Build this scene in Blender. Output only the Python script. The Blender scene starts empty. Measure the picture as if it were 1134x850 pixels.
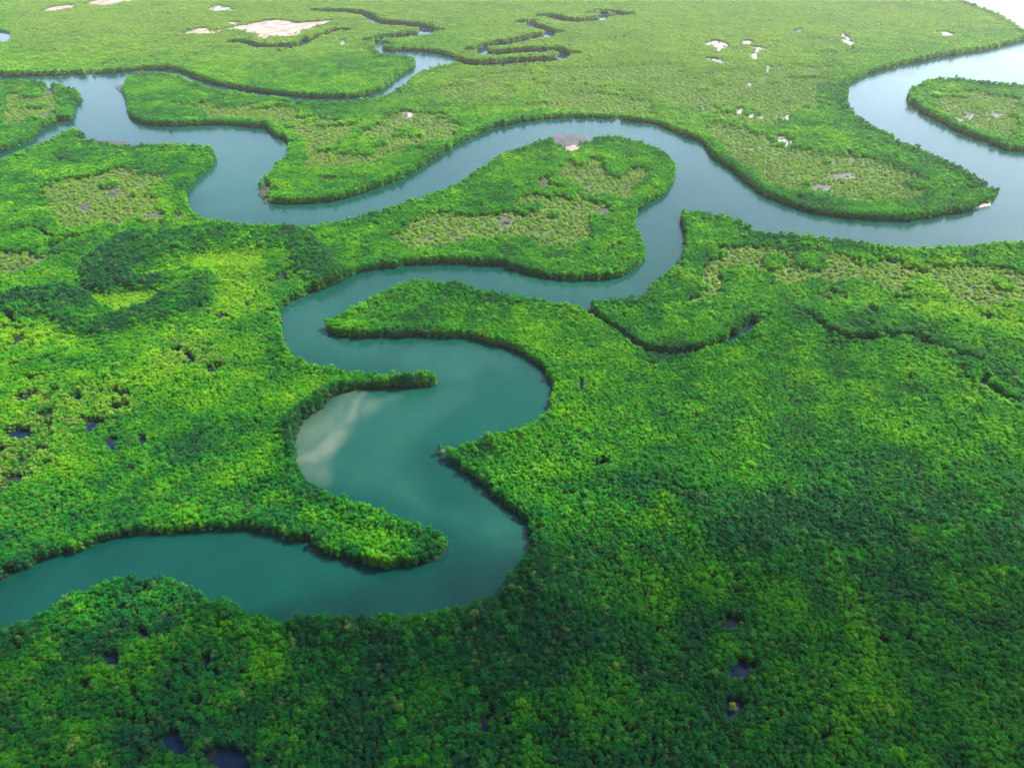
import bpy, math, random
import numpy as np
from mathutils import Vector

random.seed(7)
rng = np.random.default_rng(11)
R = math.radians
scene = bpy.context.scene
col = scene.collection

# ------------------------------------------------------------------ camera
H = 200.0                     # flying height above the water, metres
PITCH = R(37.3)               # below the horizon
F = 756.0                     # focal length in photo pixels (1134 wide)
CX, CY = 567.0, 425.0
sP, cP = math.sin(PITCH), math.cos(PITCH)

cam_d = bpy.data.cameras.new('camera')
cam_d.sensor_width = 36.0
cam_d.lens = 36.0 * F / 1134.0
cam_d.clip_start = 1.0
cam_d.clip_end = 30000.0
cam = bpy.data.objects.new('camera', cam_d)
cam.location = (0, 0, H)
cam.rotation_euler = (R(90) - PITCH, 0, 0)
col.objects.link(cam)
scene.camera = cam


def ground(px, py, z=0.0):
    """photo pixel -> point of the plane at height z"""
    px = np.asarray(px, float); py = np.asarray(py, float); z = np.asarray(z, float)
    u = (px - CX) / F
    v = (py - CY) / F
    dy = cP - v * sP
    dz = -sP - v * cP
    t = (H - z) / (-dz)
    return u * t, dy * t


def pixel(x, y, z=0.0):
    """world point -> photo pixel (to look a place up in the survey below)"""
    dz = z - H
    a = y * cP - dz * sP
    a = np.maximum(a, 1.0)
    u = x / a
    v = -(y * sP + dz * cP) / a
    return CX + F * u, CY + F * v


# ------------------------------------------------------------------ noise
_perm = rng.random((256, 256))


def vnoise(x, y):
    xi = np.floor(x).astype(int); yi = np.floor(y).astype(int)
    fx = x - xi; fy = y - yi
    fx = fx * fx * (3 - 2 * fx); fy = fy * fy * (3 - 2 * fy)
    a = _perm[xi & 255, yi & 255]; b = _perm[(xi + 1) & 255, yi & 255]
    c = _perm[xi & 255, (yi + 1) & 255]; d = _perm[(xi + 1) & 255, (yi + 1) & 255]
    return (a * (1 - fx) + b * fx) * (1 - fy) + (c * (1 - fx) + d * fx) * fy


def fbm(x, y, s, o=3, seed=0):
    """0..1, mean about .5"""
    x = x / s + 31.7 * seed; y = y / s + 17.3 * seed
    r = 0; a = 1.0; n = 0
    for i in range(o):
        r = r + a * vnoise(x, y); n += a
        a *= 0.5; x = x * 2.03 + 11.1; y = y * 2.03 + 5.7
    return r / n


def sstep(a, b, x):
    t = np.clip((x - a) / (b - a), 0, 1)
    return t * t * (3 - 2 * t)


# ------------------------------------------------------------------ survey
def smooth_closed(p, n=3):
    p = np.array(p, float)
    p0 = np.roll(p, 1, 0); p1 = p; p2 = np.roll(p, -1, 0); p3 = np.roll(p, -2, 0)
    out = []
    for k in range(n):
        t = k / n
        out.append(0.5 * ((2 * p1) + (-p0 + p2) * t + (2 * p0 - 5 * p1 + 4 * p2 - p3) * t * t
                          + (-p0 + 3 * p1 - 3 * p2 + p3) * t ** 3))
    return np.stack(out, 1).reshape(-1, 2)


def inside(poly, x, y):
    c = np.zeros(x.shape, bool)
    n = len(poly)
    for i in range(n):
        x0, y0 = poly[i - 1]; x1, y1 = poly[i]
        if y0 == y1: continue
        m = (y0 > y) != (y1 > y)
        if not m.any(): continue
        c[m] ^= x[m] < (x1 - x0) * (y[m] - y0) / (y1 - y0) + x0
    return c


def dist_lines(a, b, x, y, cap=1e9):
    d2 = np.full(x.shape, cap ** 2)
    for (x0, y0), (x1, y1) in zip(a, b):
        ex, ey = x1 - x0, y1 - y0
        L = ex * ex + ey * ey + 1e-9
        t = np.clip(((x - x0) * ex + (y - y0) * ey) / L, 0, 1)
        np.minimum(d2, (x - x0 - t * ex) ** 2 + (y - y0 - t * ey) ** 2, out=d2)
    return np.sqrt(d2)


def sdist(poly, x, y):
    """negative inside"""
    d = dist_lines(np.roll(poly, 1, 0), poly, x, y)
    return np.where(inside(poly, x, y), -d, d)


def area(p):
    return 0.5 * np.sum(p[:, 0] * np.roll(p[:, 1], -1) - np.roll(p[:, 0], -1) * p[:, 1])


def survey(px_poly, tree_h, water_inside=True, smooth=3):
    """outline of a water body as photographed -> its outline on the ground.  Where the land lies on
    the near side, what was photographed is the line of the tree tops, so it is taken at that height."""
    p = smooth_closed(px_poly, smooth)
    e = np.roll(p, -1, 0) - np.roll(p, 1, 0)
    n = np.stack([e[:, 1], -e[:, 0]], 1) / (np.linalg.norm(e, axis=1, keepdims=True) + 1e-9)
    if area(p) < 0: n = -n                   # outward in (x right, y down)
    if not water_inside: n = -n
    # foreshortening: slope of the normal on the ground rather than in the picture
    z = tree_h * np.clip(n[:, 1] * 1.3 + 0.05, 0, 1)
    X, Y = ground(p[:, 0], p[:, 1], z)
    return np.stack([X, Y], 1)


RIVER = [(-160, 700), (-70, 668), (0, 643), (25, 632), (54, 617), (91, 609), (124, 597), (168, 589.5), (218, 587), (258, 586), (292, 587),
 (322, 597), (352, 607), (380, 618), (411, 626), (445, 627.5), (475, 624), (492, 614), (497, 600), (490, 588), (468, 577),
 (432, 566), (405, 556), (378, 547), (352, 536), (335, 523), (325, 504), (324, 491), (329, 477.5), (335, 467.5), (355, 452),
 (378, 435), (411, 431.5), (445, 430), (485, 425.5), (490, 419), (485, 413), (445, 412), (411, 410), (378, 404.5), (349, 400),
 (322, 390), (312, 377), (308, 357), (310, 343), (322, 335), (355, 321.5), (378, 311), (401, 300), (432, 297), (455, 293),
 (489, 291.5), (529, 293), (566, 298), (592, 305), (626, 310), (663, 310.5), (690, 305), (706, 294), (713, 282), (708, 265),
 (703, 241.5), (708, 231), (730, 218), (743.5, 204.5), (746, 184.5), (737, 168), (720, 159), (690, 150), (670, 148), (651, 151.5),
 (626, 150.5), (606, 152), (586, 157.6), (556, 168), (532, 184.5), (505, 201), (478, 213), (445, 223), (411, 233), (378, 243),
 (335, 249), (302, 248), (255, 248), (231, 240), (211, 228), (208, 216), (213, 203), (231, 186), (239, 176), (235, 165),
 (221, 160), (181, 158), (144, 158), (124, 157), (97, 152.6), (89, 144), (77, 142.5), (64, 147.5), (50, 156), (27, 164),
 (10, 171), (-10, 178), (-90, 200), (-90, 191), (-10, 171), (20, 163), (33, 156), (44, 146), (60, 136), (79, 132.5), (82, 121), (89, 107),
 (85, 100), (67, 94), (44, 90), (0, 88.5), (-100, 93), (-100, 86), (0, 85), (50, 84), (118, 82), (144, 79), (188, 77.5), (201, 80), (221, 88),
 (248, 96), (285, 102), (335, 108), (378, 109), (398, 108), (415, 103), (428, 95.6), (445, 82), (457, 75.5), (459, 67),
 (451, 61), (430, 60), (417, 55), (415, 50), (419, 45), (422, 46), (428, 56), (458, 57), (489, 60), (509, 67),
 (489, 71), (468, 77), (455, 85.5), (450, 92), (433, 100), (415, 106.6), (378, 111), (335, 110.5), (302, 106), (268, 102.5), (241, 98.5),
 (228, 95), (208, 88), (191, 82), (161, 79), (146, 81.5), (138, 89), (134, 97), (141, 111), (144, 127.5), (158, 137.5), (188, 140),
 (218, 139), (251, 138), (282, 141), (297, 142.5), (305, 151), (320, 157.6), (321, 168), (312, 176), (298, 191), (288, 204.6),
 (290, 216), (298, 224), (322, 225.7), (352, 224.7), (378, 221), (411, 211), (445, 198), (478, 178), (512, 157.6), (545, 142.5),
 (566, 138), (589, 134), (619, 131), (663, 131), (700, 134), (730, 139), (754, 149), (774, 156), (781, 162.6), (794, 178),
 (821, 196), (828, 204.6), (854, 219.6), (888, 233), (921, 240), (968, 244), (1009, 244), (1039, 239), (1069, 235), (1089, 228),
 (1103, 218), (1104, 209.6), (1096, 201), (1069, 186), (1032, 167.7), (1002, 156), (982, 144), (962, 134), (945, 122.4), (938, 110.7),
 (938, 97), (947, 89), (968, 80.5), (995, 73), (1032, 65.4), (1072, 58.7), (1106, 52), (1134, 45.3), (1148, 41), (1146, 37), (1134, 32), (1116, 20),
 (1099, 11.7), (1069, 0), (1045, -14), (1020, -34), (1400, -60), (1900, -40), (1900, 240), (1400, 262), (1134, 266.6), (1109, 268), (1056, 271), (1022, 273),
 (982, 271), (952, 265), (915, 260), (871, 256.5), (838, 253), (821, 243), (797, 234.7), (771, 232.4), (757, 236.4), (755.7, 242),
 (759, 258), (760, 271.6), (755, 285), (740, 300), (723, 313), (717, 323), (690, 326.6), (663, 327), (646, 337), (636, 335),
 (613, 331.6), (579, 325), (545, 320), (522, 315), (499, 310), (468, 307), (445, 313), (421, 321.6), (398, 333), (378, 343), (365, 350),
 (360, 359), (365, 368), (378, 372), (411, 374), (445, 373), (472, 373), (495, 374), (522, 374), (539, 380), (566, 388),
 (582, 396), (599, 409), (609, 420.5), (614, 430.6), (611, 442), (596, 457), (582, 467.5), (566, 474), (545, 479), (522, 486),
 (499, 493.6), (488, 497), (494, 507), (512, 519.4), (529, 533), (545, 546), (562, 560), (576, 571), (586, 585), (591, 600),
 (586, 615), (572, 627), (562, 636), (556, 649), (542, 660.5), (525, 665), (505, 672), (488, 679), (462, 680), (421, 682),
 (378, 684), (335, 684), (312, 687), (292, 679), (268, 672), (235, 662), (215, 650.5), (191, 642), (168, 635.5), (131, 636),
 (101, 645.5), (67, 662), (55, 675.7), (33, 680.7), (0, 690), (-70, 716), (-160, 756)]
ISLAND = [(1007, 104), (1012, 95.6), (1029, 88), (1052, 85), (1079, 88), (1106, 90.5), (1134, 93), (1190, 99), (1240, 112), (1250, 135),
 (1210, 158), (1165, 166), (1134, 168), (1119, 167), (1114, 166), (1089, 156), (1066, 147.6), (1039, 134), (1019, 122.4), (1008, 113)]

river = survey(RIVER, 5.8)
island = survey(ISLAND, 5.8, water_inside=False)

# pools that show between the trees: centre, half axes (photo px), tilt, height of the trees in front
POOLS = [(22, 481, 22, 6.5, -6, 4), (190, 822, 17, 10, 5, 6), (258, 842, 27, 17, 22, 6), (217, 778, 13, 5, 8, 5.5), (256, 793, 6, 7, 0, 5.5),
 (123, 729, 8, 4, 10, 5.5), (238, 745, 4, 4, 0, 5.5), (819, 741, 16, 8, -18, 6), (813, 785, 8, 12, 40, 5.5), (978, 711, 10, 5, -10, 5.5), (1004, 706, 10, 6, -10, 5.5),
 (913, 815, 7, 4, 0, 5.5), (668, 514, 12, 3.5, -5, 5.5), (196, 389, 9, 3.5, 8, 5), (87, 441, 10, 5, -8, 4.5), (125, 491, 8, 10, 20, 5), (100, 474, 10, 4, -20, 4.5),
 (159, 488, 6, 5, 20, 5), (207, 394, 5, 3, 0, 5), (235, 412, 7, 3, 0, 5), (139, 439, 7, 3, -10, 5), (2, 40, 12, 7, 8, 4), (335, 48, 8, 3.0, -30, 4), (26, 701, 7, 6, 0, 5), (22, 716, 5, 4, 0, 5),
 (606, 37.5, 5, 2.5, 0, 5), (616, 60, 4, 1.5, 0, 5), (589, 27, 4, 3, 0, 4), (467, 35, 6, 2.5, 0, 5), (428, 795, 5, 3, 0, 5.5), (378, 802, 4, 3, 10, 5.5), (160, 700, 3, 3, 0, 5.5),
 (170, 735, 4, 3, 0, 5.5), (205, 745, 5, 4, 30, 5.5), (230, 735, 4, 5, 0, 5.5), (188, 760, 5, 3, 0, 5.5), (150, 770, 5, 3, 0, 5.5), (96, 760, 4, 3, 0, 5.5), (545, 790, 5, 3, 20, 5.5), (560, 798, 3, 4, 0, 5.5),
 (535, 805, 5, 5, 30, 5.5), (812, 690, 4, 4, 0, 5.5), (790, 640, 4, 5, 0, 5.5), (815, 640, 6, 4, 0, 5.5), (1088, 420, 9, 6, 45, 5.5), (1015, 375, 6, 3, 0, 5), (645, 425, 4, 5, 20, 5), (950, 745, 4, 3, 0, 5.5)]


def oval(cx, cy, rx, ry, tilt, n=14, wob=0.22):
    a = np.linspace(0, 2 * math.pi, n, endpoint=False)
    k = 1 + rng.uniform(-wob, wob, n)
    ex, ey = rx * np.cos(a) * k, ry * np.sin(a) * k
    c, s = math.cos(R(tilt)), math.sin(R(tilt))
    return np.stack([cx + ex * c - ey * s, cy + ex * s + ey * c], 1)


pools = [survey(oval(p[0], p[1], p[2] * .78, p[3] * .78, p[4]), p[5] * .55, smooth=2) for p in POOLS]

# creeks too narrow to show more than a break in the canopy: px line, width in metres
CREEKS = [([(417, 50), (422, 43), (440, 40), (460, 37), (475, 34), (470, 29), (445, 26), (420, 24), (411, 18), (395, 13), (360, 11)], 16),
 ([(500, 68), (539, 70), (580, 67), (613, 65), (625, 60), (620, 56), (592, 55), (566, 57), (540, 58), (534, 53), (548, 48), (566, 46), (592, 40), (606, 38), (609, 34), (592, 28), (588, 24)], 16),
 ([(610, 17), (630, 22), (650, 22), (668, 18), (668, 13), (690, 15)], 17),
 ([(646, 340), (662, 350), (685, 364), (700, 376), (716, 386), (740, 389), (760, 388), (783, 383), (806, 374), (826, 363), (842, 352)], 3.4),
 ([(896, 352), (905, 361), (918, 369), (940, 375), (965, 376), (990, 375)], 2.5),
 ([(1012, 376), (1030, 382), (1055, 394), (1075, 400), (1085, 414), (1100, 432), (1120, 446)], 2.2),
 ([(270, 46), (290, 51), (312, 51), (335, 48), (350, 40), (372, 33)], 9),
 ([(0, 257), (35, 250), (60, 262), (95, 258)], 4), ([(56, 272), (70, 265), (105, 256)], 5),
 ([(880, 40), (930, 43), (945, 52)], 5)]
creeks = []
for pts, w in CREEKS:
    p = np.array([pts[0]] + pts + [pts[-1]], float)
    q = smooth_closed(p, 4)[4:4 * (len(pts)) + 1]
    p = q
    X, Y = ground(p[:, 0], p[:, 1] + 1.5, 2.0)
    creeks.append((np.stack([X, Y], 1), w))

# bare flats: kind, px outline, height of the growth in front
FLATS = [('sand', [(206, 35), (222, 32), (243, 33), (246, 28), (256, 25), (268, 29), (280, 25), (300, 22), (330, 24), (362, 23.5), (352, 32), (325, 38), (292, 41), (275, 40), (262, 34), (240, 37)], 1.5),
 ('sand', [(100, 3), (112, 0), (125, -6), (160, -7), (156, -1), (135, 4), (115, 5)], 1.5),
 ('sand', [(46, 13), (60, 8), (84, 5), (80, 9), (62, 12)], 1.5),
 ('sand', [(618, 166), (628, 163), (634, 160), (643, 162), (646, 165), (634, 168)], 1.5),
 ('mud', [(604, 156), (612, 150.5), (630, 148.5), (650, 150.5), (654, 156), (640, 161), (625, 164), (612, 160)], 1.0),
 ('mud', [(88, 151), (100, 153), (124, 157.5), (140, 158.5), (128, 162), (100, 159), (86, 156)], 1.5),
 ('mud', [(287, 207), (300, 205), (302, 214), (298, 222), (290, 219)], 1.5),
 ('mud', [(128, 96), (136, 95), (139, 104), (132, 102)], 1.0),
 ('mud', [(116, 213), (128, 209), (133, 213), (124, 218)], 1.5), ('mud', [(156, 241), (172, 237), (184, 239), (164, 245)], 1.5),
 ('mud', [(88, 228), (100, 226), (102, 230), (92, 231)], 1.5), ('mud', [(192, 238), (200, 236), (202, 240), (195, 242)], 1.5), ('mud', [(135, 222), (140, 221), (139, 225)], 1.5),
 ('mud', [(45, 129), (58, 125), (62, 129), (50, 132)], 1.5), ('mud', [(48, 99), (58, 98), (60, 102), (50, 103)], 1.5),
 ('mud', [(552, 243), (562, 241), (568, 246), (558, 249)], 1.5), ('mud', [(596, 202), (604, 199), (609, 206), (600, 209)], 1.5), ('mud', [(660, 236), (672, 232), (676, 237), (664, 240)], 1.5),
 ('salt', [(784, 48), (792, 46), (807, 49), (803, 53), (796, 57), (788, 54)], 1.5), ('salt', [(824, 46), (832, 46), (830, 50), (824, 49)], 1.5),
 ('salt', [(833, 53), (846, 53), (843, 59), (838, 66), (833, 65), (836, 59)], 1.5), ('salt', [(848, 74), (853, 75), (851, 79), (848, 78)], 1.2),
 ('salt', [(783, 65), (795, 66), (803, 69), (796, 70), (785, 68)], 1.2), ('salt', [(931, 37), (939, 39), (945, 49), (939, 50), (934, 43)], 1.2),
 ('salt', [(814, 122), (823, 121), (822, 125), (816, 125)], 1.2), ('salt', [(830, 125), (836, 125), (834, 130), (830, 129)], 1.2), ('salt', [(841, 129), (846, 129), (845, 132), (841, 131)], 1.2),
 ('salt', [(868, 129), (875, 129), (873, 134), (868, 133)], 1.2), ('salt', [(860, 152), (872, 154), (879, 158), (875, 164), (868, 162), (862, 156)], 1.5),
 ('salt', [(826, 94), (832, 93), (831, 96), (827, 97)], 1.2), ('salt', [(972, 25), (976, 25), (975, 32), (972, 31)], 1.0), ('salt', [(1036, 37), (1044, 35), (1056, 38), (1046, 41)], 1.0),
 ('mud', [(1060, 132), (1066, 132), (1064, 135)], 1.2), ('mud', [(1068, 128), (1078, 127), (1076, 131), (1069, 131)], 1.2), ('mud', [(1098, 127), (1110, 127), (1108, 131), (1099, 130)], 1.2),
 ('mud', [(897, 207), (912, 204), (922, 207), (908, 210)], 1.5), ('mud', [(922, 194), (940, 192), (946, 195), (932, 197)], 1.5), ('mud', [(878, 35), (886, 33), (889, 36), (881, 37)], 1.0),
 ('salt', [(446, 126), (452, 125), (459, 127), (452, 130)], 1.3), ('salt', [(231, 11), (240, 7), (250, 8), (258, 12), (244, 13)], 1.2), ('salt', [(376, 46), (382, 45), (383, 50), (377, 50)], 1.2),
 ('salt', [(1083, 229), (1091, 225.5), (1098, 225), (1092, 229)], 0.4)]
flats = []
for kind, px, h in FLATS:
    q = survey(px, h, smooth=6)
    c = q.mean(0); ext = np.abs(q - c).max()
    w = np.stack([fbm(q[:, 0], q[:, 1], ext * .35, 3, 40) - .5, fbm(q[:, 0], q[:, 1], ext * .35, 3, 41) - .5], 1)
    flats.append((kind, q + w * ext * .55))
flat_all = None


def water_sd(x, y, only_river=False):
    d = sdist(river, x, y)
    d = np.maximum(d, -sdist(island, x, y))
    if only_river:
        return d
    for p in pools:
        c = p.mean(0); r = np.abs(p - c).max() + 14
        m = (np.abs(x - c[0]) < r) & (np.abs(y - c[1]) < r)
        if m.any(): d[m] = np.minimum(d[m], sdist(p, x[m], y[m]))
    for p, w in creeks:
        lo = p.min(0) - 40; hi = p.max(0) + 40
        m = (x > lo[0]) & (x < hi[0]) & (y > lo[1]) & (y < hi[1])
        if m.any():
            d[m] = np.minimum(d[m], dist_lines(p[:-1], p[1:], x[m], y[m]) - w / 2)
    return d


def flat_sd(x, y, kinds):
    d = np.full(x.shape, 99.0)
    for k, p in flats:
        if k not in kinds: continue
        lo = p.min(0) - 25; hi = p.max(0) + 25
        m = (x > lo[0]) & (x < hi[0]) & (y > lo[1]) & (y < hi[1])
        if m.any(): d[m] = np.minimum(d[m], sdist(p, x[m], y[m]))
    return d


# vegetation zones, photo px: (outline, softness px)
def zone(polys, px, py):
    v = np.zeros(px.shape)
    for poly, soft, *wt in polys:
        p = np.array(poly, float)
        lo = p.min(0) - soft * 2; hi = p.max(0) + soft * 2
        m = (px > lo[0]) & (px < hi[0]) & (py > lo[1]) & (py < hi[1])
        if m.any():
            v[m] = np.maximum(v[m], (wt[0] if wt else 1) * sstep(soft, -soft, sdist(p, px[m], py[m])))
    return v


SCRUB = [([(40, 208), (110, 187), (170, 190), (190, 215), (205, 238), (150, 252), (90, 262), (40, 292), (-60, 320), (-60, 268), (35, 235)], 8),
 ([(428, 258), (478, 235), (552, 231), (566, 218), (606, 196), (640, 172), (713, 172), (727, 198), (690, 216), (650, 222), (690, 222), (686, 235), (656, 241), (653, 268), (613, 272), (566, 255), (489, 265), (445, 268)], 6),
 ([(411, 134), (445, 117), (500, 128), (529, 141), (478, 158), (428, 174), (398, 191), (378, 198), (340, 196), (360, 170), (395, 150)], 6),
 ([(798, 262), (860, 264), (950, 277), (1050, 290), (1300, 315), (1300, 350), (1090, 333), (1020, 325), (985, 318), (930, 305), (880, 308), (850, 297), (800, 290)], 6),
 ([(754, 345), (775, 318), (808, 293), (802, 276), (770, 300), (750, 330)], 5),
 ([(781, 130), (850, 146), (880, 165), (950, 168), (1000, 180), (1040, 203), (1010, 220), (930, 222), (860, 206), (822, 188), (790, 155)], 8),
 ([(188, 111), (318, 114), (390, 134), (380, 186), (352, 200), (325, 176), (300, 140), (235, 131)], 8),
 ([(569, 74), (758, 67), (758, 90), (579, 97), (562, 111), (512, 111), (478, 100), (500, 85)], 6),
 ([(690, 84), (930, 66), (905, 112), (860, 140), (780, 126), (740, 110)], 10),
 ([(1025, 100), (1080, 96), (1134, 105), (1134, 150), (1090, 146), (1040, 125)], 6),
 ([(0, 100), (55, 97), (70, 112), (50, 130), (0, 140)], 5),
 ([(600, 95), (700, 100), (735, 128), (690, 125), (620, 126), (590, 118)], 6)]
PALE = [([(560, -60), (1180, -60), (1180, 20), (930, 70), (760, 140), (560, 120), (420, 110), (470, 70)], 50),
 ([(160, 200), (300, 330), (260, 420), (100, 470), (0, 500), (0, 560), (180, 480), (320, 420)], 25), ([(0, -40), (560, -40), (560, 30), (300, 70), (0, 60)], 40),
 ([(220, 290), (300, 285), (300, 330), (230, 370), (150, 375), (130, 362), (220, 345), (246, 318)], 10), ([(225, 283), (290, 280), (300, 300), (200, 303), (150, 300)], 8),
 ([(96, 320), (150, 318), (175, 322), (160, 332), (125, 340), (110, 332)], 6), ([(0, 295), (80, 270), (140, 250), (110, 268), (70, 305), (20, 318), (0, 322)], 8),
 ([(480, 420), (680, 340), (760, 400), (720, 500), (610, 560), (540, 530), (600, 470)], 35), ([(660, 600), (740, 640), (740, 720), (650, 680)], 30), ([(0, 500), (150, 470), (300, 520), (280, 590), (120, 590), (0, 620)], 30),
 ([(754, 400), (900, 400), (1000, 460), (860, 520), (760, 500)], 40), ([(925, 630), (1000, 640), (1000, 690), (920, 690)], 20), ([(850, 300), (960, 315), (1090, 345), (1134, 345), (1134, 370), (950, 335), (840, 325)], 10)]
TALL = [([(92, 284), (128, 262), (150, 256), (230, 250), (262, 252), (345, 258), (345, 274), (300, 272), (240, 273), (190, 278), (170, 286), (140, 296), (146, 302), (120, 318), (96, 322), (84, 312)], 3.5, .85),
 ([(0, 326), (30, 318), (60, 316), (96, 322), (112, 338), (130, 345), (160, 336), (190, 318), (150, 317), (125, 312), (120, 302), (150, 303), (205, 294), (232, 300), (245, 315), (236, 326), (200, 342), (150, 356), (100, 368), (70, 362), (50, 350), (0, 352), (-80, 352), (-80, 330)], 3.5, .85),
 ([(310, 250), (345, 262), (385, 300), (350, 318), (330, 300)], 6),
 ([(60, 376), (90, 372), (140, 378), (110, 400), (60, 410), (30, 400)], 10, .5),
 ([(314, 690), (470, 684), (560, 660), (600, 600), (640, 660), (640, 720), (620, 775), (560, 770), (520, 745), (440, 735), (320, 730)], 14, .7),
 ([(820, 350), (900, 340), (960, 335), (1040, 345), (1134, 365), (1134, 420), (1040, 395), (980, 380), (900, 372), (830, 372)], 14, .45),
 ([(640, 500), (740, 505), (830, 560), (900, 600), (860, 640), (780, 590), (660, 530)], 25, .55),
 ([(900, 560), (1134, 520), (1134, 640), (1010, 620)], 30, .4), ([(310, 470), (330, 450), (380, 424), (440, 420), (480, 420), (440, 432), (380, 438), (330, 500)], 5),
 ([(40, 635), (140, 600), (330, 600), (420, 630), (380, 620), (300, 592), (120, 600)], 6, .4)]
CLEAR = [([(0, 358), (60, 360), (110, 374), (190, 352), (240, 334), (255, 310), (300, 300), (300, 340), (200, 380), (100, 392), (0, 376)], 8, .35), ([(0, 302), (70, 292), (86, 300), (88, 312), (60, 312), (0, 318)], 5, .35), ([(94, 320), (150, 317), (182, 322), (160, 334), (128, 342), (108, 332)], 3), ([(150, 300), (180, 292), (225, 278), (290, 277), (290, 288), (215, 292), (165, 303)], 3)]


def describe(x, y, sd):
    """what grows at each ground point"""
    w1 = fbm(x, y, 28, 3, 1) - .5; w2 = fbm(x, y, 28, 3, 2) - .5
    px, py = pixel(x + 34 * w1, y + 34 * w2, 4.0)
    scrub = zone(SCRUB, px, py) * sstep(6, 16, sd + 14 * w2)
    pale = zone(PALE, px, py)
    qx, qy = pixel(x + 11 * w1, y + 11 * w2, 4.0)
    tall = zone(TALL, qx, qy)  # taller growth; its darker tone is part deeper green, part painted shade
    clear = zone(CLEAR, qx, qy)
    tall = tall * (1 - clear)
    big = fbm(x, y, 90, 3, 3); mid = fbm(x, y, 26, 3, 4); small = fbm(x, y, 9, 2, 5)
    # tree islands inside the scrub
    scrub = scrub * (1 - 0.85 * sstep(.63, .70, mid))
    return scrub, pale, tall, clear, big, mid, small


# ------------------------------------------------------------------ tools
def mesh_obj(name, verts, faces, mat=None, parent=None, link=True, smooth=False):
    me = bpy.data.meshes.new(name)
    me.from_pydata([tuple(v) for v in verts], [], [tuple(int(i) for i in f) for f in faces])
    me.update()
    if mat: me.materials.append(mat)
    if smooth: me.polygons.foreach_set('use_smooth', [True] * len(me.polygons))
    o = bpy.data.objects.new(name, me)
    if link: col.objects.link(o)
    if parent: o.parent = parent
    return o


class N:
    """small node-graph helper"""
    def __init__(self, name):
        self.m = bpy.data.materials.new(name); self.m.use_nodes = True
        self.t = self.m.node_tree; self.t.nodes.clear()
        self.out = self.t.nodes.new('ShaderNodeOutputMaterial')

    def n(self, typ, ins=None, **props):
        nd = self.t.nodes.new(typ)
        for k, v in props.items(): setattr(nd, k, v)
        for k, v in (ins or {}).items():
            s = nd.inputs[k]
            if isinstance(v, bpy.types.NodeSocket): self.t.links.new(v, s)
            else: s.default_value = v
        return nd

    def mix(self, f, a, b, blend='MIX'):
        nd = self.t.nodes.new('ShaderNodeMix'); nd.data_type = 'RGBA'; nd.blend_type = blend
        for s, v in ((nd.inputs[0], f), (nd.inputs[6], a), (nd.inputs[7], b)):
            if isinstance(v, bpy.types.NodeSocket): self.t.links.new(v, s)
            else: s.default_value = v if not isinstance(v, tuple) or len(v) == 4 else (*v, 1)
        return nd.outputs[2]

    def math(self, op, a, b=0.0, clamp=False):
        nd = self.t.nodes.new('ShaderNodeMath'); nd.operation = op; nd.use_clamp = clamp
        for s, v in ((nd.inputs[0], a), (nd.inputs[1], b)):
            if isinstance(v, bpy.types.NodeSocket): self.t.links.new(v, s)
            else: s.default_value = v
        return nd.outputs[0]

    def ramp(self, f, stops):
        nd = self.t.nodes.new('ShaderNodeValToRGB')
        cr = nd.color_ramp
        while len(cr.elements) < len(stops): cr.elements.new(0.5)
        for e, (p, c) in zip(cr.elements, stops):
            e.position = p; e.color = (*c, 1)
        self.t.links.new(f, nd.inputs[0])
        return nd.outputs[0]

    def surface(self, s):
        self.t.links.new(s, self.out.inputs['Surface'])
        return self.m


# ------------------------------------------------------------------ materials
def foliage_material():
    g = N('mangrove_leaves')
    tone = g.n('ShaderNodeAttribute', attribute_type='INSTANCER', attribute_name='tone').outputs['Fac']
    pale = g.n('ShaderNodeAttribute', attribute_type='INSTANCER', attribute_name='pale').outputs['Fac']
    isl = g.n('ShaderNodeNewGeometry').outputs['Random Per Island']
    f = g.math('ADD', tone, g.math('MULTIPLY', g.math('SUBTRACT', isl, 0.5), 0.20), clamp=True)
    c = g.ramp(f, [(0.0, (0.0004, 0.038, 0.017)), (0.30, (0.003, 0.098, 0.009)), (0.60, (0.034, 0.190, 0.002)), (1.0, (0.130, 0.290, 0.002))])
    c = g.mix(pale, c, g.ramp(isl, [(0.0, (0.095, 0.155, 0.016)), (1.0, (0.245, 0.290, 0.048))]))
    p = g.n('ShaderNodeBsdfPrincipled', {'Base Color': c, 'Roughness': 0.6, 'Specular IOR Level': 0.06})
    tr = g.n('ShaderNodeBsdfTranslucent', {'Color': g.mix(0.5, c, (0.06, 0.27, 0.002))})
    mx = g.n('ShaderNodeMixShader', {0: 0.45})
    g.t.links.new(p.outputs[0], mx.inputs[1]); g.t.links.new(tr.outputs[0], mx.inputs[2])
    return g.surface(mx.outputs[0])


def bark_material():
    g = N('mangrove_bark')
    no = g.n('ShaderNodeTexNoise', {'Scale': 6.0, 'Detail': 4.0}).outputs['Fac']
    c = g.ramp(no, [(0.3, (0.020, 0.017, 0.014)), (0.7, (0.055, 0.047, 0.038))])
    return g.surface(g.n('ShaderNodeBsdfPrincipled', {'Base Color': c, 'Roughness': 0.9}).outputs[0])


def bleached_material():
    g = N('bleached_wood')
    no = g.n('ShaderNodeTexNoise', {'Scale': 5.0, 'Detail': 4.0}).outputs['Fac']
    c = g.ramp(no, [(0.3, (0.10, 0.105, 0.075)), (0.7, (0.20, 0.20, 0.15))])
    return g.surface(g.n('ShaderNodeBsdfPrincipled', {'Base Color': c, 'Roughness': 0.85}).outputs[0])


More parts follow.
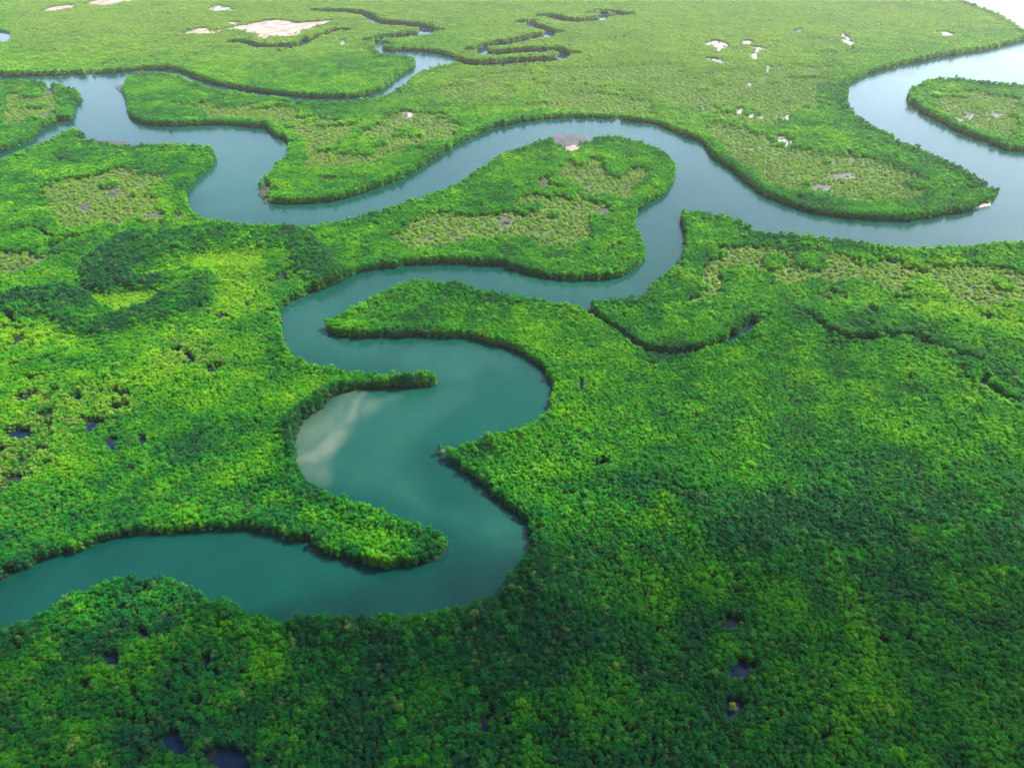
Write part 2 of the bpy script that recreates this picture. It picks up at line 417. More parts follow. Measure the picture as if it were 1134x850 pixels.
def ground_material():
    g = N('mangrove_mud')
    tc = g.n('ShaderNodeTexCoord').outputs['Object']
    a = g.n('ShaderNodeAttribute', attribute_type='GEOMETRY', attribute_name='cover').outputs['Fac']
    n1 = g.n('ShaderNodeTexNoise', {'Vector': tc, 'Scale': 0.35, 'Detail': 6.0, 'Roughness': 0.6}).outputs['Fac']
    n2 = g.n('ShaderNodeTexNoise', {'Vector': tc, 'Scale': 0.05, 'Detail': 5.0}).outputs['Fac']
    forest = g.ramp(n1, [(0.3, (0.001, 0.004, 0.005)), (0.7, (0.004, 0.010, 0.006))])
    mud = g.ramp(g.math('ADD', g.math('MULTIPLY', n1, 0.6), g.math('MULTIPLY', n2, 0.4)),
                 [(0.32, (0.012, 0.024, 0.006)), (0.52, (0.030, 0.042, 0.016)), (0.74, (0.062, 0.060, 0.044))])
    c = g.mix(a, forest, mud)
    b = g.n('ShaderNodeBump', {'Height': n1, 'Strength': 0.4, 'Distance': 0.3}).outputs[0]
    return g.surface(g.n('ShaderNodeBsdfPrincipled', {'Base Color': c, 'Roughness': 0.9, 'Specular IOR Level': 0.15, 'Normal': b}).outputs[0])


def flat_material(name, lo, hi, rough):
    g = N(name)
    tc = g.n('ShaderNodeTexCoord').outputs['Object']
    n1 = g.n('ShaderNodeTexNoise', {'Vector': tc, 'Scale': 0.06, 'Detail': 7.0, 'Roughness': 0.62, 'Distortion': 0.4}).outputs['Fac']
    n2 = g.n('ShaderNodeTexNoise', {'Vector': tc, 'Scale': 0.30, 'Detail': 5.0, 'Distortion': 1.0}).outputs['Fac']
    c = g.ramp(g.math('ADD', g.math('MULTIPLY', n1, .65), g.math('MULTIPLY', n2, .35)), [(0.36, tuple(v * .55 for v in lo)), (0.45, lo), (0.62, hi)])
    b = g.n('ShaderNodeBump', {'Height': n1, 'Strength': 0.3, 'Distance': 0.4}).outputs[0]
    return g.surface(g.n('ShaderNodeBsdfPrincipled', {'Base Color': c, 'Roughness': rough, 'Specular IOR Level': 0.15, 'Normal': b}).outputs[0])


def water_material():
    g = N('river_water')
    tc = g.n('ShaderNodeTexCoord').outputs['Object']
    silt = g.n('ShaderNodeAttribute', attribute_type='GEOMETRY', attribute_name='silt').outputs['Fac']
    deep = g.n('ShaderNodeAttribute', attribute_type='GEOMETRY', attribute_name='deep').outputs['Fac']
    shoal = g.n('ShaderNodeAttribute', attribute_type='GEOMETRY', attribute_name='shoal').outputs['Fac']
    pool = g.n('ShaderNodeAttribute', attribute_type='GEOMETRY', attribute_name='pool').outputs['Fac']
    n1 = g.n('ShaderNodeTexNoise', {'Vector': tc, 'Scale': 0.022, 'Detail': 6.0, 'Roughness': 0.6, 'Distortion': 1.2}).outputs['Fac']
    c = g.ramp(n1, [(0.3, (0.0001, 0.0150, 0.0110)), (0.7, (0.0002, 0.0215, 0.0150))])
    c = g.mix(shoal, c, g.ramp(n1, [(0.3, (0.002, 0.0265, 0.0180)), (0.7, (0.005, 0.033, 0.0220))]))
    c = g.mix(deep, c, (0.0001, 0.0225, 0.0150))
    ms = g.n('ShaderNodeMapping', {'Vector': tc, 'Scale': (1.0, 0.30, 1.0), 'Rotation': (0, 0, 0.75)}).outputs[0]
    n3 = g.n('ShaderNodeTexNoise', {'Vector': ms, 'Scale': 0.11, 'Detail': 7.0, 'Roughness': 0.65, 'Distortion': 0.8}).outputs['Fac']
    c = g.mix(1.0, c, g.ramp(n3, [(0.30, (0.92, 0.93, 0.94)), (0.70, (1.10, 1.07, 1.06))]), 'MULTIPLY')
    sf = g.math('MULTIPLY', silt, g.math('ADD', 0.55, g.math('MULTIPLY', n3, 0.8)), clamp=True)
    c = g.mix(sf, c, (0.043, 0.060, 0.042))
    c = g.mix(pool, c, (0.002, 0.008, 0.020))
    mp = g.n('ShaderNodeMapping', {'Vector': tc, 'Scale': (1.0, 0.40, 1.0), 'Rotation': (0, 0, 0.6)}).outputs[0]
    w1 = g.n('ShaderNodeTexNoise', {'Vector': mp, 'Scale': 0.42, 'Detail': 5.0, 'Roughness': 0.6}).outputs['Fac']
    b = g.n('ShaderNodeBump', {'Height': w1, 'Strength': g.math('SUBTRACT', 0.20, g.math('MULTIPLY', pool, 0.18)), 'Distance': 0.25}).outputs[0]
    ro = g.math('MULTIPLY', g.math('ADD', 0.08, g.math('MULTIPLY', n1, 0.22)), g.math('SUBTRACT', 1.0, g.math('MULTIPLY', pool, 0.85)))
    return g.surface(g.n('ShaderNodeBsdfPrincipled', {'Base Color': c, 'Roughness': ro, 'IOR': 1.333, 'Specular IOR Level': g.math('SUBTRACT', 0.26, g.math('MULTIPLY', pool, 0.16)), 'Normal': b}).outputs[0])


M_leaf = foliage_material(); M_bark = bark_material(); M_bleach = bleached_material()
M_ground = ground_material(); M_water = water_material()
M_flat = {'sand': flat_material('dry_sand', (0.12, 0.085, 0.068), (0.20, 0.158, 0.142), 0.85),
          'mud': flat_material('tidal_mud', (0.018, 0.016, 0.016), (0.040, 0.035, 0.035), 0.55),
          'salt': flat_material('salt_crust', (0.09, 0.078, 0.082), (0.18, 0.16, 0.17), 0.5)}

# ------------------------------------------------------------------ ground and water sheets
ang = np.concatenate([np.arange(-180, -62, 6.0), np.arange(-62, 62.01, 0.2), np.arange(66, 180, 6.0)])
r1 = [12.0]
while r1[-1] < 1800:
    r1.append(r1[-1] + max(0.5, r1[-1] * 0.0062))
while r1[-1] < 8200:
    r1.append(r1[-1] * 1.12)
rad = np.array([0.3] + r1)
A, RR = np.meshgrid(np.radians(ang), rad)
gx = (RR * np.sin(A)).ravel(); gy = (RR * np.cos(A)).ravel()
na, nr = len(ang), len(rad)
front = (np.abs(A.ravel()) < R(63)) & (RR.ravel() < 2600)
sd = np.full(gx.shape, 60.0)
sd[front] = water_sd(gx[front], gy[front])
sd = sd + 0.0
fsd = np.full(gx.shape, 99.0)
fsd[front] = flat_sd(gx[front], gy[front], ('sand', 'mud', 'salt'))
gz = np.where(sd > 0, 0.10 + 0.25 * sstep(0, 6, sd), -0.12 - 0.14 * np.minimum(-sd, 12))
gz += np.where(sd > 2, 0.18 * (fbm(gx, gy, 7, 2, 8) - .5), 0)
scr = np.zeros(gx.shape)
s_, p_, t_, c_, b_, m_, k_ = describe(gx[front], gy[front], sd[front])
scr[front] = s_
cover = np.clip(scr * (0.55 + 0.9 * fbm(gx, gy, 16, 2, 9)), 0, 1)
cover = np.maximum(cover, sstep(7, 0, fsd) * 0.9)
idx = np.arange(nr * na).reshape(nr, na)
ii = np.concatenate([idx, idx[:, :1]], 1)
faces = np.stack([ii[:-1, :-1], ii[:-1, 1:], ii[1:, 1:], ii[1:, :-1]], -1).reshape(-1, 4)[:, ::-1]


def sheet(name, x, y, z, faces, mat, attrs):
    used = np.unique(faces)
    remap = np.full(len(x), -1); remap[used] = np.arange(len(used))
    f = remap[faces]
    me = bpy.data.meshes.new(name)
    me.vertices.add(len(used)); me.loops.add(f.size); me.polygons.add(len(f))
    me.vertices.foreach_set('co', np.stack([x[used], y[used], z[used]], 1).ravel().astype(np.float32))
    me.loops.foreach_set('vertex_index', f.ravel().astype(np.int32))
    me.polygons.foreach_set('loop_start', (np.arange(len(f)) * 4).astype(np.int32))
    me.update(calc_edges=True)
    me.validate()
    for k, v in attrs.items():
        a = me.attributes.new(k, 'FLOAT', 'POINT')
        a.data.foreach_set('value', v[used].astype(np.float32))
    me.polygons.foreach_set('use_smooth', [True] * len(me.polygons))
    me.materials.append(mat)
    o = bpy.data.objects.new(name, me); col.objects.link(o)
    return o


g_ob = sheet('ground', gx, gy, gz, faces, M_ground, {'cover': cover})
g_ob['kind'] = 'structure'

# water: everywhere within reach of a shore
px, py = pixel(gx, gy, 0.0)
sx = fbm(gx, gy, 40, 4, 20) - .5; sy = fbm(gx, gy, 40, 4, 21) - .5
fx, fy = pixel(gx + 26 * sx, gy + 26 * sy, 0.0)
sx2 = fbm(gx, gy, 14, 3, 22) - .5
SILT = [([(336, 506), (350, 492), (374, 468), (386, 450), (400, 446), (388, 462), (380, 480), (374, 500), (356, 512)], 9)]
SILT2 = [([(392, 456), (410, 450), (436, 443), (414, 453), (395, 463)], 5), ([(325, 515), (325, 470), (378, 436), (400, 436), (388, 455), (374, 480), (366, 512), (372, 530), (352, 528)], 14)]
DEEPP = [([(476, 490), (480, 478), (492, 462), (520, 438), (535, 412), (552, 405), (590, 420), (625, 428), (620, 470), (560, 480), (500, 496)], 4),
         ([(360, 350), (420, 325), (470, 312), (500, 316), (420, 330), (380, 350)], 8)]
SHOAL = [([(320, 335), (560, 300), (700, 300), (700, 330), (480, 310), (390, 340), (370, 375), (560, 385), (612, 430), (540, 410), (470, 480), (470, 570), (590, 570), (590, 640), (540, 600), (400, 540), (320, 500), (370, 440), (500, 425), (310, 380)], 22),
         ([(200, 150), (330, 160), (290, 235), (500, 210), (620, 140), (740, 150), (760, 170), (640, 140), (500, 205), (380, 245), (230, 240)], 20)]
silt = np.zeros(gx.shape); deep = silt.copy(); shoal = silt.copy(); pool = silt.copy()
wm = front & (sd < 14)
silt[wm] = np.maximum(zone(SILT, fx[wm], fy[wm]) * (0.35 + 1.1 * (sx2[wm] + .45)), zone(SILT2, fx[wm], fy[wm]) * (.18 + .5 * (sx2[wm] + .5)))
deep[wm] = zone(DEEPP, fx[wm], fy[wm])
shoal[wm] = zone(SHOAL, fx[wm], fy[wm]) * .75
rs = np.full(gx.shape, 99.0); rs[wm] = water_sd(gx[wm], gy[wm], True)
pool[wm] = sstep(4, 10, rs[wm])
fm = wm[faces].any(1)
w_ob = sheet('river', gx, gy, np.zeros_like(gx), faces[fm], M_water,
             {'silt': np.clip(silt, 0, 1), 'deep': deep, 'shoal': shoal, 'pool': pool})
w_ob['kind'] = 'structure'

# bare flats as shallow mounds lying on the mud
FN = {'sand': 'sand_flat', 'mud': 'mud_flat', 'salt': 'salt_flat'}
for kind, p in flats:
    c = p.mean(0)
    n = len(p); rings = [1.0, 0.93, 0.8, 0.55, 0.25]
    zs = [-0.25, 0.42, 0.55, 0.62, 0.66]
    V = []; Fc = []
    wob = 1 + 0.14 * (rng.random(n) - .5)
    for k, s in enumerate(rings):
        q = c + (p - c) * (s * (wob[:, None] if k < 3 else 1))
        for a in q: V.append((a[0], a[1], zs[k]))
    for k in range(len(rings) - 1):
        for j in range(n):
            b = (j + 1) % n
            Fc.append((k * n + j, k * n + b, (k + 1) * n + b, (k + 1) * n + j))
    V.append((c[0], c[1], zs[-1] + .01))
    for j in range(n):
        Fc.append(((len(rings) - 1) * n + j, (len(rings) - 1) * n + (j + 1) % n, len(V) - 1))
    o = mesh_obj(FN[kind], V, Fc, M_flat[kind], smooth=True)
    o['kind'] = 'structure'


# ------------------------------------------------------------------ tree meshes
def leaf_cloud(nleaf, size, h, rad, low, seed, lobes=9):
    """leaf-clump faces spread over the lobes of a mangrove crown"""
    g = np.random.default_rng(seed)
    C = []; 
    for i in range(lobes):
        t = i / max(1, lobes - 1)
        z = low * h + (0.93 - low) * h * t ** 0.8
        rr = rad * (0.72 - 0.55 * t ** 2) * g.uniform(0.75, 1.15)
        a = i * 2.4 + g.uniform(-.5, .5)
        C.append((rr * math.cos(a), rr * math.sin(a), z - 0.12 * h * (i == lobes - 1), rad * g.uniform(0.42, 0.58)))
    C = np.array(C)
    V = []; Fc = []
    k = g.integers(0, lobes, nleaf)
    d = g.normal(size=(nleaf, 3)); d[:, 2] += 0.55
    d /= np.linalg.norm(d, axis=1, keepdims=True)
    rr = C[k, 3] * g.uniform(0.72, 1.05, nleaf)
    P = C[k, :3] + d * rr[:, None]
    nrm = d * 0.7 + np.array([0, 0, 0.35]) + g.normal(size=(nleaf, 3)) * 0.42
    nrm /= np.linalg.norm(nrm, axis=1, keepdims=True)
    t1 = np.cross(nrm, g.normal(size=(nleaf, 3))); t1 /= np.linalg.norm(t1, axis=1, keepdims=True)
    t2 = np.cross(nrm, t1)
    s = size * g.uniform(0.6, 1.25, nleaf)[:, None]
    a = P - t1 * s * .6; b = P - t2 * s * .38 + nrm * s * .10; c = P + t1 * s * .6; e = P + t2 * s * .38 + nrm * s * .10
    V = np.stack([a, b, c, e], 1).reshape(-1, 3)
    V[:, 2] = np.maximum(V[:, 2], 0.15)
    F4 = np.arange(nleaf * 4).reshape(-1, 4)
    Fc = np.concatenate([F4[:, [0, 1, 2]], F4[:, [0, 2, 3]]])
    return V, Fc


def tube(V, Fc, pts, rads, n=6):
    base = len(V)
    for i, (p, r) in enumerate(zip(pts, rads)):
        p = Vector(p)
        q = Vector(pts[min(i + 1, len(pts) - 1)]) - Vector(pts[max(i - 1, 0)])
        q.normalize()
        u = q.orthogonal().normalized(); v = q.cross(u)
        for k in range(n):
            a = 2 * math.pi * k / n
            V.append(tuple(p + u * (r * math.cos(a)) + v * (r * math.sin(a))))
    for i in range(len(pts) - 1):
        for k in range(n):
            a = base + i * n + k; b = base + i * n + (k + 1) % n
            Fc.append((a, b, b + n, a + n))
    Fc.append(tuple(base + (len(pts) - 1) * n + k for k in range(n)))


def stem(h, seed, rads=.13, branches=5):
    g = random.Random(seed)
    V = []; Fc = []
    top = (g.uniform(-.3, .3), g.uniform(-.3, .3), h * .8)
    mid = (top[0] * .3 + g.uniform(-.1, .1), top[1] * .3, h * .35)
    tube(V, Fc, [(0, 0, .35 * h * .4), mid, top], [rads, rads * .8, rads * .3])
    for k in range(6):                                 # arching prop roots
        a = k * 1.05 + g.uniform(-.3, .3); r = g.uniform(.7, 1.2)
        tube(V, Fc, [(0, 0, h * .22), (r * .5 * math.cos(a), r * .5 * math.sin(a), h * .17), (r * math.cos(a), r * math.sin(a), -.4)],
             [rads * .45, rads * .4, rads * .3], 5)
    for k in range(branches):
        a = k * 2.4 + g.uniform(-.4, .4); z0 = h * g.uniform(.35, .6); L = g.uniform(.8, 1.4)
        tube(V, Fc, [(mid[0] * .8, mid[1] * .8, z0), (L * .5 * math.cos(a), L * .5 * math.sin(a), z0 + .6), (L * math.cos(a), L * math.sin(a), z0 + 1.5)],
             [rads * .5, rads * .4, rads * .2], 5)
    return V, Fc


TH = 4.6
protos = bpy.data.collections.new('tree_kinds')       # not linked to the scene: sources for the forest mass
near_crowns = []; near_stems = []


def proto(name, crown, trunk):
    V, Fc = crown
    V = [tuple(v) for v in V]; Fc = [tuple(int(i) for i in f) for f in Fc]
    n0 = len(Fc); b = len(V)
    if trunk:
        V2, F2 = trunk
        V += V2; Fc += [tuple(i + b for i in f) for f in F2]
    o = mesh_obj(name, V, Fc, M_leaf, link=False)
    o.data.materials.append(M_bark)
    if trunk:
        mi = np.zeros(len(Fc), np.int32); mi[n0:] = 1
        o.data.polygons.foreach_set('material_index', mi)
    protos.objects.link(o)
    return o


NV = 6
for i in range(NV):
    c = leaf_cloud(260, 0.38, TH, 1.08, 0.07, 100 + i, 9); s = stem(TH, 200 + i)
    near_crowns.append(c); near_stems.append(s)
    proto('a_near_%d' % i, c, s)
for i in range(4):
    proto('b_far_%d' % i, leaf_cloud(115, 0.58, TH, 1.10, 0.06, 300 + i), None)
for i in range(4):
    proto('c_bush_%d' % i, leaf_cloud(110, 0.55, 2.2, 1.30, 0.15, 400 + i, 7), None)

# ------------------------------------------------------------------ where the trees stand
pts = []
for (d0, d1, sp) in ((20, 330, 1.38), (330, 620, 1.65), (620, 1000, 2.2), (1000, 1750, 3.1)):
    xs = np.arange(-1500, 1500, sp); ys = np.arange(0, 1760, sp)
    X, Y = np.meshgrid(xs, ys)
    X = X + (np.arange(X.shape[0]) % 2)[:, None] * sp * .5
    X = X.ravel() + rng.uniform(-.42, .42, X.size) * sp; Y = Y.ravel() + rng.uniform(-.42, .42, Y.size) * sp
    d = np.hypot(X, Y)
    px, py = pixel(X, Y, 3.0)
    m = (d >= d0) & (d < d1) & (px > -130) & (px < 1264) & (py > -45) & (py < 960) & (Y > 5)
    pts.append(np.stack([X[m], Y[m], np.full(m.sum(), sp)], 1))
bushes = []
for (d0, d1, sp) in ((20, 620, 3.0), (620, 1000, 3.6), (1000, 1750, 4.5)):
    xs = np.arange(-1500, 1500, sp); ys = np.arange(0, 1760, sp)
    X, Y = np.meshgrid(xs, ys)
    X = X + (np.arange(X.shape[0]) % 2)[:, None] * sp * .5
    X = X.ravel() + rng.uniform(-.5, .5, X.size) * sp; Y = Y.ravel() + rng.uniform(-.5, .5, Y.size) * sp
    d = np.hypot(X, Y)
    px, py = pixel(X, Y, 3.0)
    m = (d >= d0) & (d < d1) & (px > -130) & (px < 1264) & (py > -45) & (py < 960) & (Y > 5)
    bushes.append(np.stack([X[m], Y[m], np.full(m.sum(), sp)], 1))
nt_ = sum(len(p) for p in pts)
pts = np.concatenate(pts + bushes)
bush_grid = np.arange(len(pts)) >= nt_
x, y, sp = pts.T
raw = water_sd(x, y)
sd = raw + 2.4 * (fbm(x, y, 5, 2, 30) - .5) + 4.5 * (fbm(x, y, 19, 2, 32) - .5)
ok = (sd > -0.2) & (raw > -0.4)
x, y, sp, sd, bush_grid = x[ok], y[ok], sp[ok], sd[ok], bush_grid[ok]
fs = flat_sd(x, y, ('sand', 'mud', 'salt')) + 9 * (fbm(x, y, 7, 3, 31) - .5)
ok = (fs > 0.6) | (bush_grid & (fs > -9) & (rng.random(len(fs)) < .13))
x, y, sp, sd, fs, bush_grid = x[ok], y[ok], sp[ok], sd[ok], fs[ok], bush_grid[ok]
rsd = water_sd(x, y, True)
scrub, pale, tall, clear, big, mid, small = describe(x, y, sd)
n = len(x)
u = rng.random(n)
in_scrub = rng.random(n) < sstep(.2, .85, scrub)
is_bush = bush_grid
gapn = fbm(x, y, 5.5, 2, 33)
dist = np.hypot(x, y)
# gaps: mud between bushes, small holes in the canopy
keep = np.where(is_bush, (in_scrub | (fs < 1.5)) & (u < 0.92), (gapn > 0.12) & ~in_scrub)
keep &= ~((fbm(x, y, 34, 2, 34) > .68) & (gapn < .33) & (dist > 350) & (scrub < .3))       # thinner stands
keep &= (y > 0)
fringe = sstep(12, 3, rsd) * (1 + .55 * sstep(700, 1000, dist))
belt = np.zeros(n)
for j, (p, w) in enumerate(creeks):
    if j in (7, 8, 9): continue
    big_ = j in (0, 1, 2, 6)
    c0 = dist_lines(p[:-1], p[1:], x, y) - w / 2
    c1 = dist_lines(p[:-1], p[1:], x, y - 4) - w / 2
    reach = 20 if big_ else 7
    belt = np.maximum(belt, (1 if big_ else .5) * sstep(reach, reach * .6, c0 + .4 * reach * (small - .5)) * (c1 < c0))
hh = TH * (0.88 + 0.40 * (mid - .5) + 0.30 * (small - .5) + rng.normal(0, .055, n))
hh = hh * (1 - .22 * pale) + 1.5 * fringe + 3.4 * tall + 4.2 * belt + rng.normal(0, .8, n) * tall + rng.normal(0, .55, n) * fringe - 1.6 * clear
emerg = (~is_bush) & (rng.random(n) < .03)
hh = np.where(emerg, hh * 1.22 + .3, hh)
hh = np.where(is_bush, TH * rng.uniform(.6, 1.15, n), np.clip(hh, 2.2, 9.5))
tone = 0.51 + 0.62 * (big - .5) + 0.52 * (mid - .5) + 0.60 * (small - .5) + 0.16 * pale - 0.42 * tall - .05 * fringe - .30 * belt + .40 * clear - .25 * sstep(360, 190, dist) + .09 * sstep(500, 1000, dist) + rng.normal(0, .075, n) + rng.normal(0, .10, n) * tall  # nearest trees: deeper green stand, plus foreground dimness painted into the tone
tone = np.clip(np.where(is_bush, tone + .08, tone), 0.02, 1)
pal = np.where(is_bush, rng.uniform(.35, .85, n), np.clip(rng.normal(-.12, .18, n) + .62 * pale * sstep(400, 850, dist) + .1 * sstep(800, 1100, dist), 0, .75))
# paler, older trees round the open pools at the left edge
wx, wy = pixel(x, y, 4)
pz = zone([([(20, 430), (140, 425), (150, 445), (120, 460), (60, 475), (60, 500), (20, 525), (0, 540), (-50, 540), (-50, 500), (20, 460)], 14), ([(180, 370), (240, 370), (250, 400), (180, 410)], 12)], wx, wy)
pal = np.where((~is_bush) & (rng.random(n) < pz * .6), rng.uniform(.3, .7, n), pal)
keep &= ~((pz > .3) & (gapn < .31))
far = dist > 420
k_near = rng.integers(0, NV, n); k_far = NV + rng.integers(0, 4, n); k_bush = NV + 4 + rng.integers(0, 4, n)
pick = np.where(is_bush, k_bush, np.where(far, k_far, k_near))
wid = np.where(is_bush, rng.uniform(.90, 1.60, n) * (sp / 3.3) ** .7, rng.lognormal(.0, .20, n).clip(.7, 1.7) * np.sqrt(hh / TH).clip(.8, 1.25) * (sp / 1.38) ** .9)
rotz = rng.uniform(0, 6.283, n)
wid = np.where(emerg, wid * 1.35, wid)
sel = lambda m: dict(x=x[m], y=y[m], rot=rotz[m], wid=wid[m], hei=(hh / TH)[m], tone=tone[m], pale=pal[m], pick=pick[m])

# the individual trees: the ones that show largest, i.e. nearest to the camera inside the frame
fpx, fpy = pixel(x, y, hh * .7)
infr = keep & (fpx > -6) & (fpx < 1140) & (fpy < 856) & (fpy > 300) & (~is_bush)
depth = y * cP - (hh * .7 - H) * sP
order = np.argsort(np.where(infr, depth, 1e9))[:292]
single = np.zeros(n, bool); single[order] = True


def scatter_group():
    ng = bpy.data.node_groups.new('scatter_trees', 'GeometryNodeTree')
    ng.interface.new_socket('Geometry', in_out='INPUT', socket_type='NodeSocketGeometry')
    ng.interface.new_socket('Geometry', in_out='OUTPUT', socket_type='NodeSocketGeometry')
    nd = ng.nodes; lk = ng.links.new
    gi = nd.new('NodeGroupInput'); go = nd.new('NodeGroupOutput')
    ci = nd.new('GeometryNodeCollectionInfo'); ci.inputs['Collection'].default_value = protos
    ci.inputs['Separate Children'].default_value = True; ci.inputs['Reset Children'].default_value = True
    ip = nd.new('GeometryNodeInstanceOnPoints'); ip.inputs['Pick Instance'].default_value = True

    def attr(name, typ):
        a = nd.new('GeometryNodeInputNamedAttribute'); a.data_type = typ; a.inputs['Name'].default_value = name
        return a.outputs['Attribute']
    lk(gi.outputs[0], ip.inputs['Points']); lk(ci.outputs[0], ip.inputs['Instance'])
    lk(attr('pick', 'INT'), ip.inputs['Instance Index'])
    cx = nd.new('ShaderNodeCombineXYZ'); lk(attr('rot', 'FLOAT'), cx.inputs['Z'])
    try:
        er = nd.new('FunctionNodeEulerToRotation'); lk(cx.outputs[0], er.inputs[0]); lk(er.outputs[0], ip.inputs['Rotation'])
    except RuntimeError:
        lk(cx.outputs[0], ip.inputs['Rotation'])
    cs = nd.new('ShaderNodeCombineXYZ'); w = attr('wid', 'FLOAT')
    lk(w, cs.inputs['X']); lk(w, cs.inputs['Y']); lk(attr('hei', 'FLOAT'), cs.inputs['Z'])
    lk(cs.outputs[0], ip.inputs['Scale'])
    lk(ip.outputs[0], go.inputs[0])
    return ng


SC = scatter_group()


def mass(name, d, label, cat):
    me = bpy.data.meshes.new(name)
    k = len(d['x'])
    me.vertices.add(k)
    me.vertices.foreach_set('co', np.stack([d['x'], d['y'], np.full(k, -.05)], 1).ravel().astype(np.float32))
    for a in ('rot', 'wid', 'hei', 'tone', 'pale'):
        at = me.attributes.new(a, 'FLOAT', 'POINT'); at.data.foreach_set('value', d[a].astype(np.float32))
    at = me.attributes.new('pick', 'INT', 'POINT'); at.data.foreach_set('value', d['pick'].astype(np.int32))
    me.update()
    o = bpy.data.objects.new(name, me); col.objects.link(o)
    o.modifiers.new('scatter', 'NODES').node_group = SC
    o['kind'] = 'stuff'; o['label'] = label; o['category'] = cat
    print(name, k, flush=True)
    return o


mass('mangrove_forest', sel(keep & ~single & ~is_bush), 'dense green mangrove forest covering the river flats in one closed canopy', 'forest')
mass('mangrove_scrub', sel(keep & is_bush), 'low pale mangrove scrub dotted over the bare mud inside the river bends', 'scrub')

# ------------------------------------------------------------------ individual trees
crown_me = []; trunk_me = []
for i in range(NV):
    V, Fc = near_crowns[i]
    o = mesh_obj('crown', V, Fc, M_leaf, link=False); crown_me.append(o.data); bpy.data.objects.remove(o)
    V, Fc = near_stems[i]
    o = mesh_obj('trunk', V, Fc, M_bark, link=False, smooth=True); trunk_me.append(o.data); bpy.data.objects.remove(o)


def tree(x, y, rz, w, h, tone, pale, kind, label, group=None, name='mangrove_tree'):
    t = bpy.data.objects.new(name, None); col.objects.link(t)
    t.location = (x, y, -.05); t.rotation_euler = (0, 0, rz); t.scale = (w, w, h)
    t.empty_display_size = 1.0
    t['label'] = label; t['category'] = 'mangrove tree'
    if group: t['group'] = group
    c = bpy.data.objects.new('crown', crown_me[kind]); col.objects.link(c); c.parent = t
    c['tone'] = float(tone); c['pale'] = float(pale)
    s = bpy.data.objects.new('trunk', trunk_me[kind]); col.objects.link(s); s.parent = t
    return t


for i in order:
    a = fpx[i]
    if a < 165: lab = 'leafy mangrove tree along the bottom edge, left of the two dark pools'; gr = 'mangrove trees at the bottom left corner'
    elif a < 300: lab = 'leafy mangrove tree at the bottom edge around the two dark pools'; gr = 'mangrove trees around the two dark pools'
    elif a < 760: lab = 'leafy mangrove tree along the middle of the bottom edge, in unbroken canopy'; gr = 'mangrove trees along the middle of the bottom edge'
    else: lab = 'leafy mangrove tree along the right part of the bottom edge, in dense canopy'; gr = 'mangrove trees at the bottom right'
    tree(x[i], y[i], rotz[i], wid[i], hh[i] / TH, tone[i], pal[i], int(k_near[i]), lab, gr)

# a few that stand out by themselves
for (qx, qy, w, h, tn, pl, lab) in (
        (813, 777, 1.0, .75, .8, .65, 'pale green round mangrove tree beside the small dark pool at lower right'),
        (248, 665, 1.1, .95, .9, .45, 'pale yellowish mangrove tree on the near bank of the lower river reach'),
        (472, 417, 1.2, .9, .95, .10, 'bright yellow green mangrove at the tip of the thin spit')):
    X, Y = ground(qx, qy, 4.0)
    tree(float(X), float(Y), 1.0, w, h, tn, pl, 2, lab)

# bleached dead bush standing in the water off the point
X, Y = ground(487.5, 500, 1.0)
V = []; Fc = []
rg = random.Random(5)
for k in range(34):
    a = rg.uniform(0, 6.28); L = rg.uniform(1.2, 2.6); z = rg.uniform(1.4, 3.6)
    p0 = (rg.uniform(-.3, .3), rg.uniform(-.3, .3), -.3)
    p1 = (L * .45 * math.cos(a), L * .45 * math.sin(a), z * .6)
    p2 = (L * math.cos(a), L * math.sin(a), z)
    tube(V, Fc, [p0, p1, p2], [.07, .05, .03], 5)
    for q in range(3):
        b = a + rg.uniform(-1, 1)
        tube(V, Fc, [p1, ((p1[0] + p2[0]) / 2 + .4 * math.cos(b), (p1[1] + p2[1]) / 2 + .4 * math.sin(b), z * .85),
                     (p2[0] * .8 + .9 * math.cos(b), p2[1] * .8 + .9 * math.sin(b), z * rg.uniform(.8, 1.15))], [.045, .03, .02], 5)
o = mesh_obj('dead_bush', V, Fc, M_bleach, smooth=True)
o.location = (float(X) + .6, float(Y), 0); o.scale = (.62, .62, .55)
o['label'] = 'bleached leafless bush in the water off the pointed river bank'; o['category'] = 'dead bush'

# ------------------------------------------------------------------ haze, sky, sun
hb = 8400.0
V = [(-hb, -hb, -3.2), (hb, -hb, -3.2), (hb, hb, -3.2), (-hb, hb, -3.2), (-hb, -hb, 204), (hb, -hb, 204), (hb, hb, 204), (-hb, hb, 204)]
Fc = [(0, 3, 2, 1), (4, 5, 6, 7), (0, 1, 5, 4), (1, 2, 6, 5), (2, 3, 7, 6), (3, 0, 4, 7)]
g = N('haze_air')
vol = g.n('ShaderNodeVolumePrincipled', {'Color': (1.0, 0.985, 0.93, 1), 'Density': 0.000045, 'Anisotropy': 0.3})
g.t.links.new(vol.outputs[0], g.out.inputs['Volume'])
hz = mesh_obj('haze', V, Fc, g.m)
hz['kind'] = 'stuff'; hz['label'] = 'thin pale haze over the distant forest'

SUN_EL, SUN_AZ = R(51), R(56)          # azimuth to the right of the viewing direction
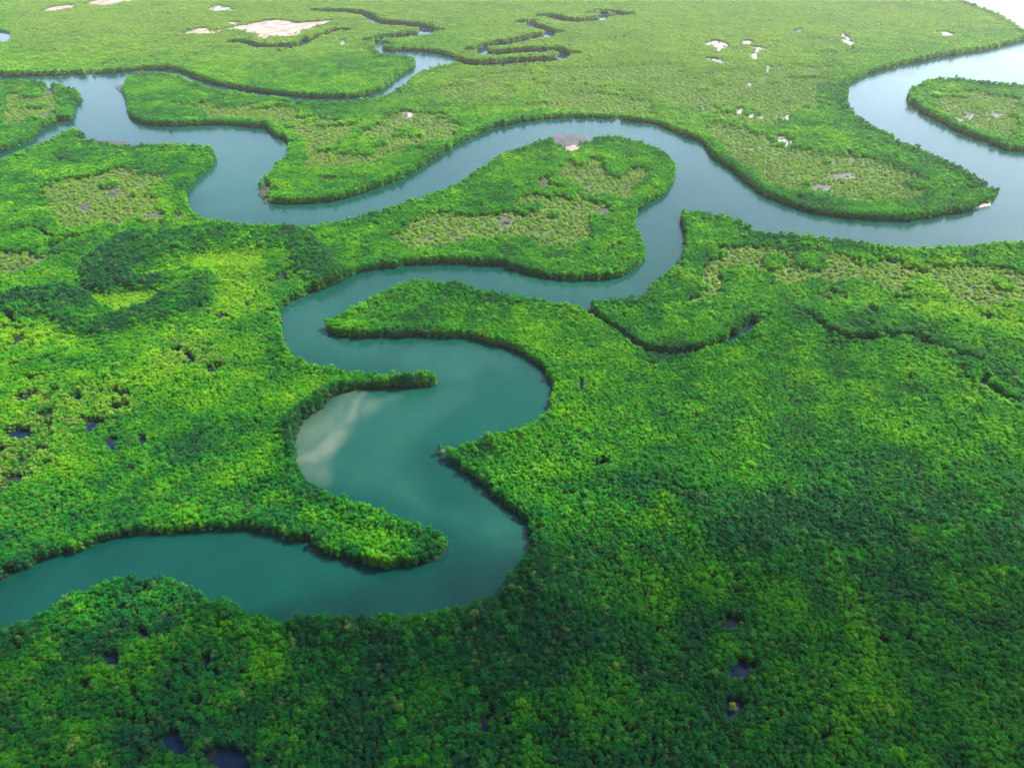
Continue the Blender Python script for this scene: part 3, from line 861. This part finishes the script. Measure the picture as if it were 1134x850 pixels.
# made-up volume high above, out of the picture, added to shade the nearest forest
def added_shade_cloud(gx_, gy_, z, rx, ry, rz, rot, dens, seed):
    off = z / math.tan(SUN_EL)
    import bmesh
    bm = bmesh.new(); bmesh.ops.create_icosphere(bm, subdivisions=4, radius=1.0)
    from mathutils import noise
    for v in bm.verts:
        k = 1 + 0.28 * noise.noise(v.co * 1.7 + Vector((seed, 0, 0))) + 0.14 * noise.noise(v.co * 4.1 + Vector((0, seed, 0)))
        v.co = Vector((v.co.x * rx * k, v.co.y * ry * k, v.co.z * rz * k))
    me = bpy.data.meshes.new('added_shade_cloud'); bm.to_mesh(me); bm.free()
    g = N('added_shade_vapour')
    vol = g.n('ShaderNodeVolumePrincipled', {'Color': (1, 1, 1, 1), 'Density': dens, 'Anisotropy': 0.6})
    g.t.links.new(vol.outputs[0], g.out.inputs['Volume'])
    me.materials.append(g.m)
    o = bpy.data.objects.new('added_shade_cloud', me); col.objects.link(o)
    o.location = (gx_ + off * math.sin(SUN_AZ), gy_ + off * math.cos(SUN_AZ), z); o.rotation_euler = (0, 0, rot)
    o['kind'] = 'structure'


added_shade_cloud(20, 0, 520, 440, 165, 70, 0.06, 0.0110, 3.0)

w = bpy.data.worlds.new('World'); scene.world = w; w.use_nodes = True
nt = w.node_tree; nt.nodes.clear()
sky = nt.nodes.new('ShaderNodeTexSky'); sky.sky_type = 'NISHITA'; sky.sun_disc = False
sky.sun_elevation = SUN_EL; sky.sun_rotation = SUN_AZ; sky.air_density = 1.0; sky.dust_density = 1.2; sky.ozone_density = 1.0
bg = nt.nodes.new('ShaderNodeBackground'); bg.inputs['Strength'].default_value = 0.12
wo = nt.nodes.new('ShaderNodeOutputWorld')
nt.links.new(sky.outputs[0], bg.inputs[0]); nt.links.new(bg.outputs[0], wo.inputs[0])
sd_ = bpy.data.lights.new('sun', 'SUN'); sd_.energy = 5.0; sd_.angle = R(0.53); sd_.color = (1.0, 0.95, 0.86)
so = bpy.data.objects.new('sun', sd_); col.objects.link(so)
dv = Vector((math.sin(SUN_AZ) * math.cos(SUN_EL), math.cos(SUN_AZ) * math.cos(SUN_EL), math.sin(SUN_EL)))
so.rotation_euler = dv.to_track_quat('Z', 'Y').to_euler()
so.location = (300, 300, 600)

vs = scene.view_settings
vs.view_transform = 'Standard'; vs.look = 'None'; vs.gamma = 1.0; vs.use_curve_mapping = False
vs.exposure = 2.2
scene.render.filter_size = 1.8
